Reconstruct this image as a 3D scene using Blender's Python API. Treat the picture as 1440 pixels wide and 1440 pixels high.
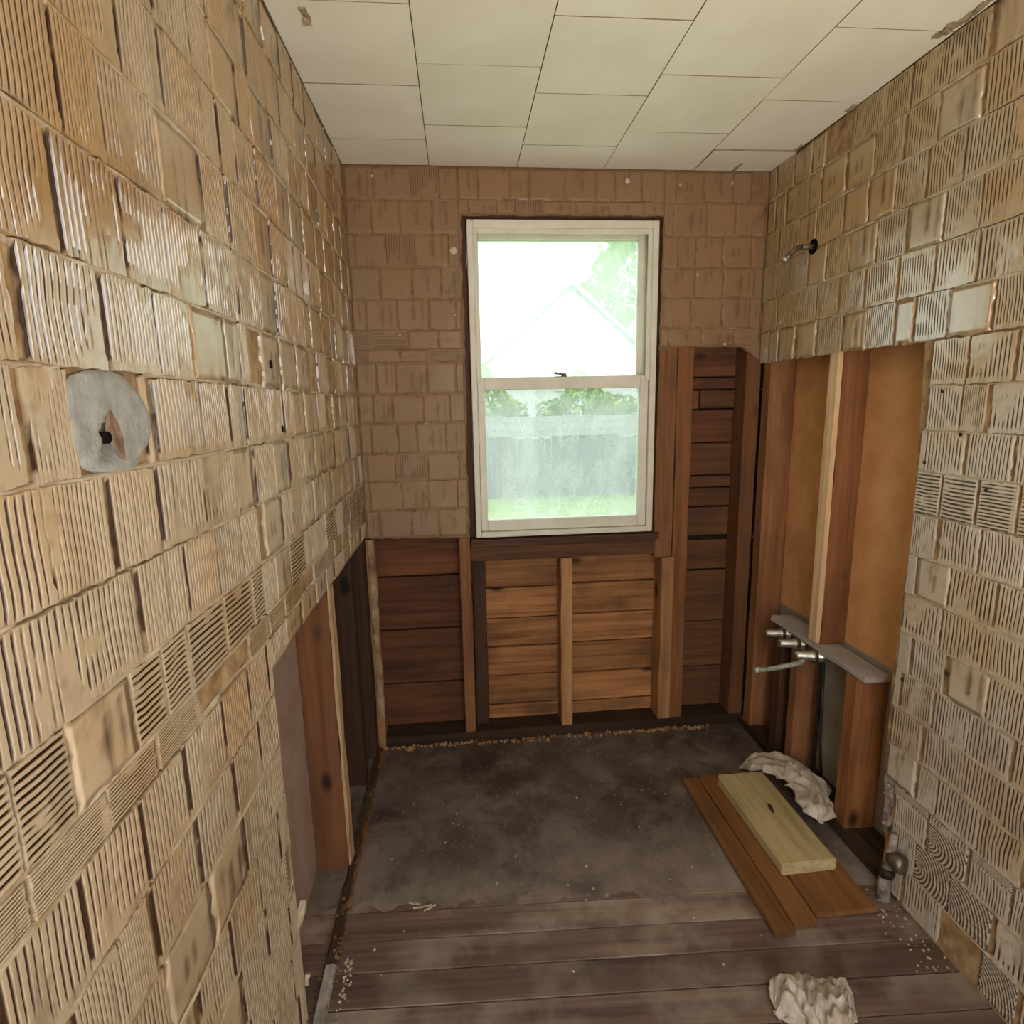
import bpy, bmesh, math, random
import numpy as np
from mathutils import Matrix, Vector

# ------------------------------------------------------------------ clear
for o in list(bpy.data.objects): bpy.data.objects.remove(o)
scn = bpy.context.scene
COL = scn.collection
random.seed(7)

# ------------------------------------------------------------------ camera
W, D, H = 1.5, 2.148, 2.15            # room width, back wall distance, ceiling height (metres)
F_PX, YAW, PITCH, ROLL = 810.5, 0.0883, 0.1835, -0.020
cam_d = bpy.data.cameras.new('camera')
cam = bpy.data.objects.new('camera', cam_d); COL.objects.link(cam)
cam_d.sensor_fit = 'HORIZONTAL'; cam_d.sensor_width = 36.0
cam_d.lens = F_PX / 1440 * 36.0
cam_d.clip_start = 0.02; cam_d.clip_end = 300
fw = Vector((math.sin(YAW)*math.cos(PITCH), math.cos(YAW)*math.cos(PITCH), -math.sin(PITCH)))
r0 = Vector((math.cos(YAW), -math.sin(YAW), 0)); u0 = r0.cross(fw)
rr = r0*math.cos(ROLL) + u0*math.sin(ROLL); uu = -r0*math.sin(ROLL) + u0*math.cos(ROLL)
cam.matrix_world = Matrix(((rr.x, uu.x, -fw.x, 0.3605), (rr.y, uu.y, -fw.y, 0.0), (rr.z, uu.z, -fw.z, 1.3484), (0, 0, 0, 1)))
scn.camera = cam

# ------------------------------------------------------------------ world, exposure
SKY = 3.1
FILL_W, FILL_TILT = 7.0, 60.0     # added fill light behind the camera, lifts the ceiling
world = bpy.data.worlds.new('overcast_sky'); scn.world = world
world.use_nodes = True
bg = world.node_tree.nodes['Background']
bg.inputs[0].default_value = (1.0, 0.99, 0.975, 1); bg.inputs[1].default_value = SKY
vs = scn.view_settings
vs.view_transform = 'Standard'; vs.look = 'None'; vs.exposure = 0.6; vs.gamma = 1.0; vs.use_curve_mapping = False

# ------------------------------------------------------------------ helpers
def lnk(o, parent=None, loc=None):
    COL.objects.link(o)
    if parent is not None: o.parent = parent
    if loc is not None: o.location = loc
    return o

def tag(o, label=None, cat=None, group=None, kind=None):
    if label: o['label'] = label
    if cat: o['category'] = cat
    if group: o['group'] = group
    if kind: o['kind'] = kind
    return o

def empty(name, loc=(0, 0, 0), parent=None):
    return lnk(bpy.data.objects.new(name, None), parent, loc)

def mesh_np(name, v, f, mat, smooth=False, attrs=None):
    me = bpy.data.meshes.new(name)
    me.from_pydata([tuple(map(float, p)) for p in v], [], [tuple(map(int, q)) for q in f])
    if attrs:
        for k, a in attrs.items():
            at = me.attributes.new(k, 'FLOAT', 'POINT'); at.data.foreach_set('value', np.asarray(a, dtype=np.float32))
    me.materials.append(mat)
    if smooth: me.polygons.foreach_set('use_smooth', [True]*len(me.polygons))
    me.update()
    return me

def ob(name, me, parent=None, loc=(0, 0, 0)):
    return lnk(bpy.data.objects.new(name, me), parent, loc)

def grid_faces(nx, ny, closed_x=False):
    f = []
    mx = nx if closed_x else nx-1
    for j in range(ny-1):
        for i in range(mx):
            i2 = (i+1) % nx
            f.append((j*nx+i, j*nx+i2, (j+1)*nx+i2, (j+1)*nx+i))
    return f

def vnoise(x, y, seed=0):
    """smooth value noise 0..1 on arrays"""
    x = np.asarray(x, float); y = np.asarray(y, float)
    xi = np.floor(x).astype(int); yi = np.floor(y).astype(int)
    xf = x-xi; yf = y-yi
    xf = xf*xf*(3-2*xf); yf = yf*yf*(3-2*yf)
    def h(a, b):
        n = (a*374761393 + b*668265263 + seed*974711) & 0x7fffffff
        n = ((n ^ (n >> 13))*1274126177) & 0x7fffffff
        return ((n ^ (n >> 16)) & 0xffff)/65535.0
    return (h(xi, yi)*(1-xf)+h(xi+1, yi)*xf)*(1-yf)+(h(xi, yi+1)*(1-xf)+h(xi+1, yi+1)*xf)*yf

def fbm(x, y, seed=0, o=3):
    s = 0; a = .5; t = 0
    for k in range(o):
        s = s+a*vnoise(np.asarray(x)*2**k, np.asarray(y)*2**k, seed+k*17); t += a; a *= .5
    return s/t

def board_mesh(name, size, axis, mat, seed=0, jit=0.0015, cham=0.003, seg=None):
    """worn timber: chamfered section swept along axis with slightly wandering edges, centred on origin"""
    rnd = random.Random(seed)
    L = size[axis]; a, b = [size[i]/2 for i in range(3) if i != axis]
    n = seg or max(2, min(14, int(L/0.09)))
    c = min(cham, a*.5, b*.5)
    sec = [(-a+c, -b), (a-c, -b), (a, -b+c), (a, b-c), (a-c, b), (-a+c, b), (-a, b-c), (-a, -b+c)]
    v, f = [], []
    for k in range(n+1):
        t = -L/2+L*k/n
        for (p, q) in sec:
            p2 = p+rnd.uniform(-jit, jit); q2 = q+rnd.uniform(-jit, jit)
            co = [0, 0, 0]; co[axis] = t
            oth = [i for i in range(3) if i != axis]; co[oth[0]] = p2; co[oth[1]] = q2
            v.append(co)
    for k in range(n):
        for i in range(8):
            f.append((k*8+i, k*8+(i+1) % 8, (k+1)*8+(i+1) % 8, (k+1)*8+i))
    f.append(tuple(range(7, -1, -1))); f.append(tuple(n*8+i for i in range(8)))
    me = mesh_np(name, v, f, mat)
    bm = bmesh.new(); bm.from_mesh(me); bmesh.ops.recalc_face_normals(bm, faces=bm.faces); bm.to_mesh(me); bm.free()
    return me

_bs = [0]
def board(name, lo, hi, axis, mat, parent=None, jit=0.0015, cham=0.003, seg=None, rot=None):
    _bs[0] += 1
    size = [hi[i]-lo[i] for i in range(3)]
    o = ob(name, board_mesh(name, size, axis, mat, _bs[0], jit, cham, seg), parent, [(hi[i]+lo[i])/2 for i in range(3)])
    if rot: o.rotation_euler = rot
    return o

def box(name, lo, hi, mat, parent=None, bev=0.0):
    bm = bmesh.new(); bmesh.ops.create_cube(bm, size=1)
    for v in bm.verts:
        v.co = Vector([v.co[i]*(hi[i]-lo[i]) for i in range(3)])
    if bev: bmesh.ops.bevel(bm, geom=bm.edges[:], offset=bev, segments=2, affect='EDGES', profile=.5)
    me = bpy.data.meshes.new(name); bm.to_mesh(me); bm.free(); me.materials.append(mat)
    return ob(name, me, parent, [(hi[i]+lo[i])/2 for i in range(3)])

def tube_mesh(name, pts, rad, mat, n=14, cap=True):
    pts = [Vector(p) for p in pts]; rads = rad if isinstance(rad, (list, tuple)) else [rad]*len(pts)
    v, f = [], []
    up = None
    for i, p in enumerate(pts):
        t = (pts[min(i+1, len(pts)-1)]-pts[max(i-1, 0)]).normalized()
        if up is None:
            up = Vector((0, 0, 1)) if abs(t.z) < .9 else Vector((1, 0, 0))
        s = t.cross(up).normalized(); up = s.cross(t).normalized()
        for k in range(n):
            a = 2*math.pi*k/n
            v.append(p+(s*math.cos(a)+up*math.sin(a))*rads[i])
    f = grid_faces(n, len(pts), True)
    if cap: f += [tuple(range(n-1, -1, -1)), tuple((len(pts)-1)*n+k for k in range(n))]
    me = mesh_np(name, v, f, mat, smooth=True)
    bm = bmesh.new(); bm.from_mesh(me); bmesh.ops.recalc_face_normals(bm, faces=bm.faces); bm.to_mesh(me); bm.free()
    return me

def slab(name, outline, place, th, mat, parent=None):
    """polygon outline (2D) extruded by th away from the room; place(u, v, d) -> world"""
    n = len(outline)
    v = [place(a, b, 0) for a, b in outline]+[place(a, b, th) for a, b in outline]
    f = [tuple(range(n)), tuple(range(2*n-1, n-1, -1))]+[(i, (i+1) % n, n+(i+1) % n, n+i) for i in range(n)]
    me = mesh_np(name, v, f, mat)
    bm = bmesh.new(); bm.from_mesh(me)
    bmesh.ops.triangulate(bm, faces=[q for q in bm.faces if len(q.verts) > 4])
    bmesh.ops.recalc_face_normals(bm, faces=bm.faces); bm.to_mesh(me); bm.free()
    return ob(name, me, parent)

def ragged(p, q, amp, step=0.012, seed=0, side=1):
    """points from p (included) to q (excluded) with a broken edge"""
    p = np.array(p, float); q = np.array(q, float); L = np.linalg.norm(q-p); n = max(2, int(L/step))
    t = (q-p)/L; nn = np.array([-t[1], t[0]])*side
    out = []
    for k in range(n):
        s = k/n
        e = 0 if k == 0 else (fbm(s*L*18, seed*3.1, seed, 3)-.5)*2*amp+random.uniform(-.25, .25)*amp
        out.append(tuple(p+(q-p)*s+nn*e))
    return out

# ------------------------------------------------------------------ materials
def new_mat(name):
    m = bpy.data.materials.new(name); m.use_nodes = True
    nt = m.node_tree; nt.nodes.clear()
    out = nt.nodes.new('ShaderNodeOutputMaterial'); b = nt.nodes.new('ShaderNodeBsdfPrincipled')
    nt.links.new(b.outputs[0], out.inputs[0])
    return m, nt, b

class NT:
    def __init__(s, nt): s.nt = nt
    def n(s, t, **kw):
        x = s.nt.nodes.new('ShaderNode'+t)
        for k, v in kw.items(): setattr(x, k, v)
        return x
    def l(s, a, b): s.nt.links.new(a, b)
    def noise(s, vec, scale, detail=3, rough=.55, dist=0.0):
        x = s.n('TexNoise'); x.inputs['Scale'].default_value = scale; x.inputs['Detail'].default_value = detail
        x.inputs['Roughness'].default_value = rough; x.inputs['Distortion'].default_value = dist
        if vec is not None: s.l(vec, x.inputs['Vector'])
        return x.outputs['Fac']
    def ramp(s, fac, stops, interp='LINEAR'):
        x = s.n('ValToRGB'); cr = x.color_ramp; cr.interpolation = interp
        while len(cr.elements) < len(stops): cr.elements.new(.5)
        for e, (p, c) in zip(cr.elements, stops):
            e.position = p; e.color = (*c, 1) if isinstance(c, (tuple, list)) else (c, c, c, 1)
        s.l(fac, x.inputs[0]); return x.outputs[0]
    def mix(s, fac, a, b, mode='MIX'):
        x = s.n('Mix', data_type='RGBA', blend_type=mode)
        for i, v in ((0, fac), (6, a), (7, b)):
            if hasattr(v, 'links'): s.l(v, x.inputs[i])
            else: x.inputs[i].default_value = (*v, 1) if isinstance(v, (tuple, list)) else v
        return x.outputs[2]
    def math(s, op, a, b=None):
        x = s.n('Math', operation=op)
        for i, v in ((0, a), (1, b)):
            if v is None: continue
            if hasattr(v, 'links'): s.l(v, x.inputs[i])
            else: x.inputs[i].default_value = v
        return x.outputs[0]
    def mapping(s, vec, scale=(1, 1, 1), loc=(0, 0, 0)):
        x = s.n('Mapping'); x.inputs['Scale'].default_value = scale; x.inputs['Location'].default_value = loc
        s.l(vec, x.inputs['Vector']); return x.outputs[0]
    def bump(s, h, bsdf, strength=.3, dist=.002):
        x = s.n('Bump'); x.inputs['Strength'].default_value = strength; x.inputs['Distance'].default_value = dist
        s.l(h, x.inputs['Height']); s.l(x.outputs[0], bsdf.inputs['Normal'])

def setv(b, rough=.6, spec=.5, metal=0.0):
    b.inputs['Roughness'].default_value = rough; b.inputs['Specular IOR Level'].default_value = spec
    b.inputs['Metallic'].default_value = metal

def wood(name, axis, dark, light, rough=.65, knots=0.0, stain=(.05, .03, .02), stain_amt=.35, scale=1.0, spec=.3):
    m, nt, b = new_mat(name); g = NT(nt)
    tc = g.n('TexCoord'); oi = g.n('ObjectInfo')
    off = g.n('VectorMath', operation='SCALE'); off.inputs[0].default_value = (13.1, 7.7, 5.3); g.l(oi.outputs['Random'], off.inputs['Scale'])
    add = g.n('VectorMath', operation='ADD'); g.l(tc.outputs['Object'], add.inputs[0]); g.l(off.outputs[0], add.inputs[1])
    sc = [28*scale]*3; sc[axis] = 1.6*scale
    mp = g.mapping(add.outputs[0], tuple(sc))
    n1 = g.noise(mp, 1.0, 4, .6, .6)
    sc2 = [110*scale]*3; sc2[axis] = 3.0
    n2 = g.noise(g.mapping(add.outputs[0], tuple(sc2)), 1.0, 2)
    fac = g.math('ADD', g.math('MULTIPLY', n1, .75), g.math('MULTIPLY', n2, .25))
    col = g.ramp(fac, [(.32, dark), (.68, light)])
    big = g.noise(add.outputs[0], 4.5, 4, .6)
    col = g.mix(g.math('MULTIPLY', g.ramp(big, [(.48, 0.0), (.72, 1.0)]), stain_amt), col, stain)
    if knots > 0:
        ks = [7.0]*3; ks[axis] = 3.6
        vo = g.n('TexVoronoi'); vo.inputs['Scale'].default_value = 1.0; g.l(g.mapping(add.outputs[0], tuple(ks)), vo.inputs['Vector'])
        k = g.ramp(vo.outputs['Distance'], [(.0, 1.0), (.09, 1.0), (.17, 0.0)])
        sel = g.n('SeparateColor'); g.l(vo.outputs['Color'], sel.inputs[0])
        k = g.math('MULTIPLY', k, g.math('GREATER_THAN', sel.outputs[0], 1-knots))
        col = g.mix(k, col, tuple(c*.25 for c in dark))
    hsv = g.n('HueSaturation'); g.l(col, hsv.inputs['Color'])
    g.l(g.math('ADD', g.math('MULTIPLY', oi.outputs['Random'], .5), .75), hsv.inputs['Value'])
    g.l(hsv.outputs[0], b.inputs['Base Color'])
    setv(b, rough, spec)
    g.bump(fac, b, .35, .0015)
    return m

def adhesive(name, groove, cream, ochre, ochre_amt, rough=.38, spec=.5, drips=.55, coat=.9):
    m, nt, b = new_mat(name); g = NT(nt)
    at = g.n('Attribute', attribute_name='thick'); geo = g.n('NewGeometry'); oi = g.n('ObjectInfo')
    pos = geo.outputs['Position']
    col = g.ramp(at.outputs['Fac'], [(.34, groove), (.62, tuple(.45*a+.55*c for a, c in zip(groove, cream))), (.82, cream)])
    # old yellowed glue in patches
    big = g.noise(g.mapping(pos, (1, 1, .7)), 2.6, 4, .6)
    sepz = g.n('SeparateXYZ'); g.l(pos, sepz.inputs[0])
    hz = g.n('MapRange'); hz.inputs[1].default_value = 1.15; hz.inputs[2].default_value = 1.95; hz.inputs[3].default_value = -.10; hz.inputs[4].default_value = .20; g.l(sepz.outputs['Z'], hz.inputs[0])
    fac = g.math('ADD', g.math('ADD', big, hz.outputs[0]), g.math('MULTIPLY', g.math('SUBTRACT', oi.outputs['Random'], .5), .14))
    col = g.mix(g.math('MULTIPLY', g.ramp(fac, [(.38, 0.0), (.66, 1.0)]), ochre_amt), col, g.mix(1.0, col, ochre, 'MULTIPLY'))
    # brown runs
    dr = g.noise(g.mapping(pos, (26, 26, 3.2)), 1.0, 4, .65, .8)
    col = g.mix(g.math('MULTIPLY', g.ramp(dr, [(.55, 0.0), (.72, 1.0)]), drips), col, tuple(c*1.3 for c in groove))
    hsv = g.n('HueSaturation'); g.l(col, hsv.inputs['Color'])
    g.l(g.math('ADD', g.math('MULTIPLY', oi.outputs['Random'], .14), .93), hsv.inputs['Value'])
    g.l(hsv.outputs[0], b.inputs['Base Color'])
    r2 = g.noise(pos, 14, 3)
    rg = g.n('MapRange'); rg.inputs[1].default_value = .3; rg.inputs[2].default_value = .7
    rg.inputs[3].default_value = rough-.12; rg.inputs[4].default_value = rough+.2; g.l(r2, rg.inputs[0])
    setv(b, rough, spec); g.l(rg.outputs[0], b.inputs['Roughness'])
    cz_ = g.n('MapRange'); cz_.inputs[1].default_value = 1.27; cz_.inputs[2].default_value = 1.46; cz_.inputs[3].default_value = coat*.05; cz_.inputs[4].default_value = coat; g.l(sepz.outputs['Z'], cz_.inputs[0]); g.l(cz_.outputs[0], b.inputs['Coat Weight'])
    b.inputs['Coat Roughness'].default_value = .14; b.inputs['Coat IOR'].default_value = 1.95
    g.bump(g.noise(g.mapping(pos, (1, 1, .35)), 160, 3), b, .25, .0012)
    return m

def plain(name, c1, c2, scale=8, rough=.7, spec=.3, bump=.2, bscale=60, metal=0.0, stops=(.35, .65), bdist=.002):
    m, nt, b = new_mat(name); g = NT(nt)
    tc = g.n('TexCoord'); oi = g.n('ObjectInfo')
    add = g.n('VectorMath', operation='ADD'); g.l(tc.outputs['Object'], add.inputs[0]); g.l(oi.outputs['Random'], add.inputs[1])
    col = g.ramp(g.noise(add.outputs[0], scale, 4, .6), [(stops[0], c1), (stops[1], c2)])
    g.l(col, b.inputs['Base Color']); setv(b, rough, spec, metal)
    if bump: g.bump(g.noise(add.outputs[0], bscale, 3), b, bump, bdist)
    return m

M = {}
M['substrate'] = plain('tan_plaster_substrate', (.24, .13, .055), (.54, .375, .20), 22, .75, .25, .4, 90)
M['substrate_back'] = plain('brown_plaster_substrate', (.17, .092, .048), (.27, .165, .09), 12, .75, .2, .4, 90)
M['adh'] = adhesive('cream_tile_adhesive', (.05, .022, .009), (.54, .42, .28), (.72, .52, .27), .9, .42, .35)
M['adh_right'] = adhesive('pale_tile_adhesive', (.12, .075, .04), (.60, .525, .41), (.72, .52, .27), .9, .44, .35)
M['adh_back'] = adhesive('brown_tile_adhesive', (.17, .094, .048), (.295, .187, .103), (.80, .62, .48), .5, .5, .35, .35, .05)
M['joint'] = plain('pale_joint_ridge', (.40, .29, .17), (.62, .52, .38), 20, .45, .5, .3, 200)
M['joint_back'] = plain('brown_joint_ridge', (.20, .11, .06), (.33, .20, .115), 20, .6, .3, .3, 200)
M['remnant'] = plain('stained_plaster_edge', (.20, .10, .045), (.52, .38, .24), 9, .8, .2, .6, 120)
M['cement'] = plain('grey_cement', (.29, .285, .26), (.42, .415, .385), 40, .85, .2, .6, 220)
M['mortar_hole'] = plain('brown_mortar_in_hole', (.16, .10, .065), (.30, .20, .14), 60, .9, .1, .5, 200)
M['black'] = plain('hole_shade_black', (.006, .005, .004), (.012, .01, .008), 10, .95, .05, 0)  # black colour stands for the shade inside holes
M['stud_z'] = wood('old_stud_wood', 2, (.16, .062, .024), (.36, .165, .068), .7, .35)
M['stud_red'] = wood('red_brown_stud_wood', 2, (.17, .062, .022), (.36, .15, .055), .7, .5)
M['stud_light'] = wood('light_stud_wood', 2, (.34, .155, .06), (.60, .33, .145), .7, .35)
M['stud_brown'] = wood('brown_stud_wood', 2, (.115, .045, .018), (.22, .095, .038), .7, .3)
M['stud_dark'] = wood('dark_stained_stud_wood', 2, (.035, .018, .010), (.10, .045, .022), .75, .2)
M['lit_stud_edge'] = wood('lit_edge_stud_wood', 2, (.50, .30, .15), (.70, .50, .30), .7, .2)  # bounced light on the stud front edges is put into this pale tone
M['plank_dark'] = wood('dark_sheathing_wood', 0, (.085, .028, .012), (.235, .088, .036), .75, .3, stain_amt=.6)
M['plank_mid'] = wood('orange_sheathing_wood', 0, (.17, .062, .022), (.55, .26, .095), .7, .75, stain_amt=.55)
M['plank_low'] = wood('brown_sheathing_wood', 0, (.085, .032, .014), (.19, .085, .036), .75, .3, stain_amt=.5)
M['sill_wood'] = wood('dark_sill_wood', 0, (.06, .026, .014), (.16, .075, .04), .7, .2)
M['plate_x'] = wood('dirty_plate_wood_x', 0, (.03, .016, .01), (.085, .045, .026), .85, .1)
M['plate_y'] = wood('dirty_plate_wood_y', 1, (.035, .02, .012), (.10, .058, .034), .85, .1)
M['grey_board'] = wood('weathered_grey_board', 1, (.34, .30, .26), (.60, .55, .50), .8, .1)
M['lumber'] = wood('pale_treated_lumber', 1, (.36, .27, .125), (.62, .50, .27), .65, .25, stain=(.10, .07, .03), stain_amt=.25)
M['strip'] = wood('brown_floor_strip', 1, (.16, .065, .022), (.31, .145, .052), .6, .2)
M['floor'] = wood('worn_floor_plank', 0, (.085, .052, .040), (.25, .17, .13), .5, .0, stain=(.42, .35, .29), stain_amt=.8, spec=.4)
M['fiber'] = plain('orange_fibreboard', (.64, .32, .125), (.80, .44, .19), 7, .85, .15, .5, 140)
M['gyp_pink'] = plain('pinkish_plaster_back', (.38, .26, .215), (.50, .37, .31), 6, .8, .2, .3, 60)
M['gyp_grey'] = plain('grey_board_back', (.30, .27, .22), (.42, .39, .33), 6, .85, .2, .3, 60)
M['ceil'] = plain('cream_ceiling_tile', (.78, .74, .60), (.84, .81, .68), 5, .75, .25, .25, 30)
M['torn'] = plain('torn_tile_core', (.26, .19, .12), (.40, .31, .20), 30, .9, .1, .4)
M['ceil_dark'] = plain('ceiling_furring', (.22, .17, .12), (.30, .24, .17), 6, .9, .1, .2)
M['white'] = plain('cream_painted_wood', (.66, .62, .50), (.76, .73, .62), 9, .45, .45, .15, 50)
M['trimw'] = plain('scuffed_white_paint', (.26, .23, .20), (.56, .52, .47), 22, .6, .4, .3, 60)
M['dirty'] = plain('dirty_grey_paint', (.14, .11, .09), (.44, .38, .33), 40, .7, .3, .4, 120)
M['brass'] = plain('aged_brass', (.10, .075, .05), (.30, .25, .18), 60, .4, .5, .3, 200, .8)
M['chrome'] = plain('tarnished_chrome', (.34, .33, .28), (.62, .60, .55), 50, .3, .5, .2, 200, .9)
M['iron'] = plain('dark_iron_pipe', (.018, .014, .011), (.06, .045, .035), 40, .6, .4, .4, 200, .5)
M['verdigris'] = plain('corroded_pipe', (.30, .36, .25), (.66, .66, .56), 70, .5, .4, .4, 200, .4)
M['rag'] = plain('dirty_rag_cloth', (.44, .36, .28), (.72, .66, .57), 18, .9, .1, .5, 300)
M['crumb'] = plain('orange_wood_crumbs', (.22, .10, .04), (.55, .32, .16), 30, .9, .1, 0)
M['crumb_brown'] = plain('brown_crumbs', (.09, .05, .025), (.32, .20, .10), 30, .9, .1, 0)
M['crumb_pale'] = plain('pale_plaster_crumbs', (.40, .32, .23), (.66, .56, .42), 30, .9, .1, 0)
M['outer'] = plain('leak_stop_dark', (.03, .02, .015), (.05, .035, .025), 5, .9, .1, 0)  # for the added skin that blocks light leaks

def floor_sheet_mat():
    m, nt, b = new_mat('dusty_black_underlay'); g = NT(nt)
    geo = g.n('NewGeometry'); pos = geo.outputs['Position']
    base = g.ramp(g.noise(pos, 3.2, 5, .6), [(.35, (.060, .042, .034)), (.65, (.150, .112, .092))])
    dust = g.ramp(g.noise(pos, 5.0, 5, .7, .5), [(.44, 0.0), (.68, 1.0)])
    base = g.mix(g.math('MULTIPLY', dust, .65), base, (.31, .255, .225))
    scr = g.ramp(g.noise(g.mapping(pos, (70, 22, 1)), 1.0, 4, .65, 2.5), [(.60, 0.0), (.68, 1.0)])
    base = g.mix(g.math('MULTIPLY', scr, .45), base, (.42, .38, .35))
    # worn pale band where the sheet thins out at its front edge
    sep = g.n('SeparateXYZ'); g.l(pos, sep.inputs[0])
    edge = g.n('MapRange'); edge.inputs[1].default_value = 1.62; edge.inputs[2].default_value = 1.36; g.l(sep.outputs['Y'], edge.inputs[0])
    wear = g.math('MULTIPLY', edge.outputs[0], g.ramp(g.noise(pos, 6, 4, .6), [(.35, 0.0), (.6, 1.0)]))
    base = g.mix(g.math('MULTIPLY', wear, .75), base, (.37, .31, .255))
    g.l(base, b.inputs['Base Color']); setv(b, .6, .35)
    g.bump(g.noise(pos, 40, 4), b, .3, .003)
    return m
M['sheet'] = floor_sheet_mat()

def glass_mat(name, dirt_lo, dirt_hi, tint=(.93, .98, .965), veil=(.90, .97, .96)):
    m = bpy.data.materials.new(name); m.use_nodes = True
    nt = m.node_tree; nt.nodes.clear(); g = NT(nt)
    out = g.n('OutputMaterial'); tr = g.n('BsdfTransparent'); tr.inputs[0].default_value = (*tint, 1)
    tl = g.n('BsdfTranslucent'); tl.inputs[0].default_value = (*veil, 1)
    df = g.n('BsdfDiffuse'); df.inputs[0].default_value = (.75, .8, .78, 1)
    gl = g.n('BsdfGlossy'); gl.inputs['Roughness'].default_value = .05
    tc = g.n('TexCoord')
    nz = g.noise(g.mapping(tc.outputs['Object'], (1, 1, .55)), 7, 6, .7, .6)
    nz2 = g.noise(tc.outputs['Object'], 120, 3, .6)
    d = g.math('ADD', g.math('MULTIPLY', nz, .8), g.math('MULTIPLY', nz2, .2))
    rg = g.n('MapRange'); rg.inputs[1].default_value = .35; rg.inputs[2].default_value = .65
    rg.inputs[3].default_value = dirt_lo; rg.inputs[4].default_value = dirt_hi; g.l(d, rg.inputs[0])
    dirt = g.n('MixShader'); dirt.inputs[0].default_value = .12; g.l(tl.outputs[0], dirt.inputs[1]); g.l(df.outputs[0], dirt.inputs[2])
    a = g.n('MixShader'); g.l(rg.outputs[0], a.inputs[0]); g.l(tr.outputs[0], a.inputs[1]); g.l(dirt.outputs[0], a.inputs[2])
    fr = g.n('Fresnel'); fr.inputs[0].default_value = 1.4
    c = g.n('MixShader'); g.l(g.math('MULTIPLY', fr.outputs[0], .6), c.inputs[0]); g.l(a.outputs[0], c.inputs[1]); g.l(gl.outputs[0], c.inputs[2])
    g.l(c.outputs[0], out.inputs[0])
    return m
M['glass_up'] = glass_mat('hazy_upper_glass', .30, .48, (.86, .93, .92), (.70, .79, .78))
M['glass_lo'] = glass_mat('hazy_lower_glass', .16, .38, (.74, .79, .80), (.64, .71, .71))

# ------------------------------------------------------------------ adhesive patches (shared meshes)
def finish_patch(name, X, Y, Z, T, mat, flat=False):
    sk = .85 if mat is M['adh_back'] else .56
    """grid with a skirt round it so the patch stands on the wall"""
    ny, nx = X.shape
    P = np.pad
    X2 = P(X, 1, 'edge'); Y2 = P(Y, 1, 'edge'); Z2 = P(Z, 1, constant_values=-.0008 if mat is M['adh_back'] else -.0025); T2 = P(T, 1, constant_values=sk)
    X2[:, 0] -= .010; X2[:, -1] += .010; Y2[0, :] -= .010; Y2[-1, :] += .010
    v = np.stack([X2.ravel(), Y2.ravel(), Z2.ravel()], 1)
    me = mesh_np(name, v, grid_faces(nx+2, ny+2), mat, True, {'thick': T2.ravel()})
    sm = np.ones((ny+1, nx+1), bool); sm[0] = sm[-1] = False; sm[:, 0] = sm[:, -1] = False      # crisp broken rim
    if flat: sm[:] = False                                                                  # combed ridges keep their flat tops
    me.polygons.foreach_set('use_smooth', sm.ravel()); me.update()
    return me

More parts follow.
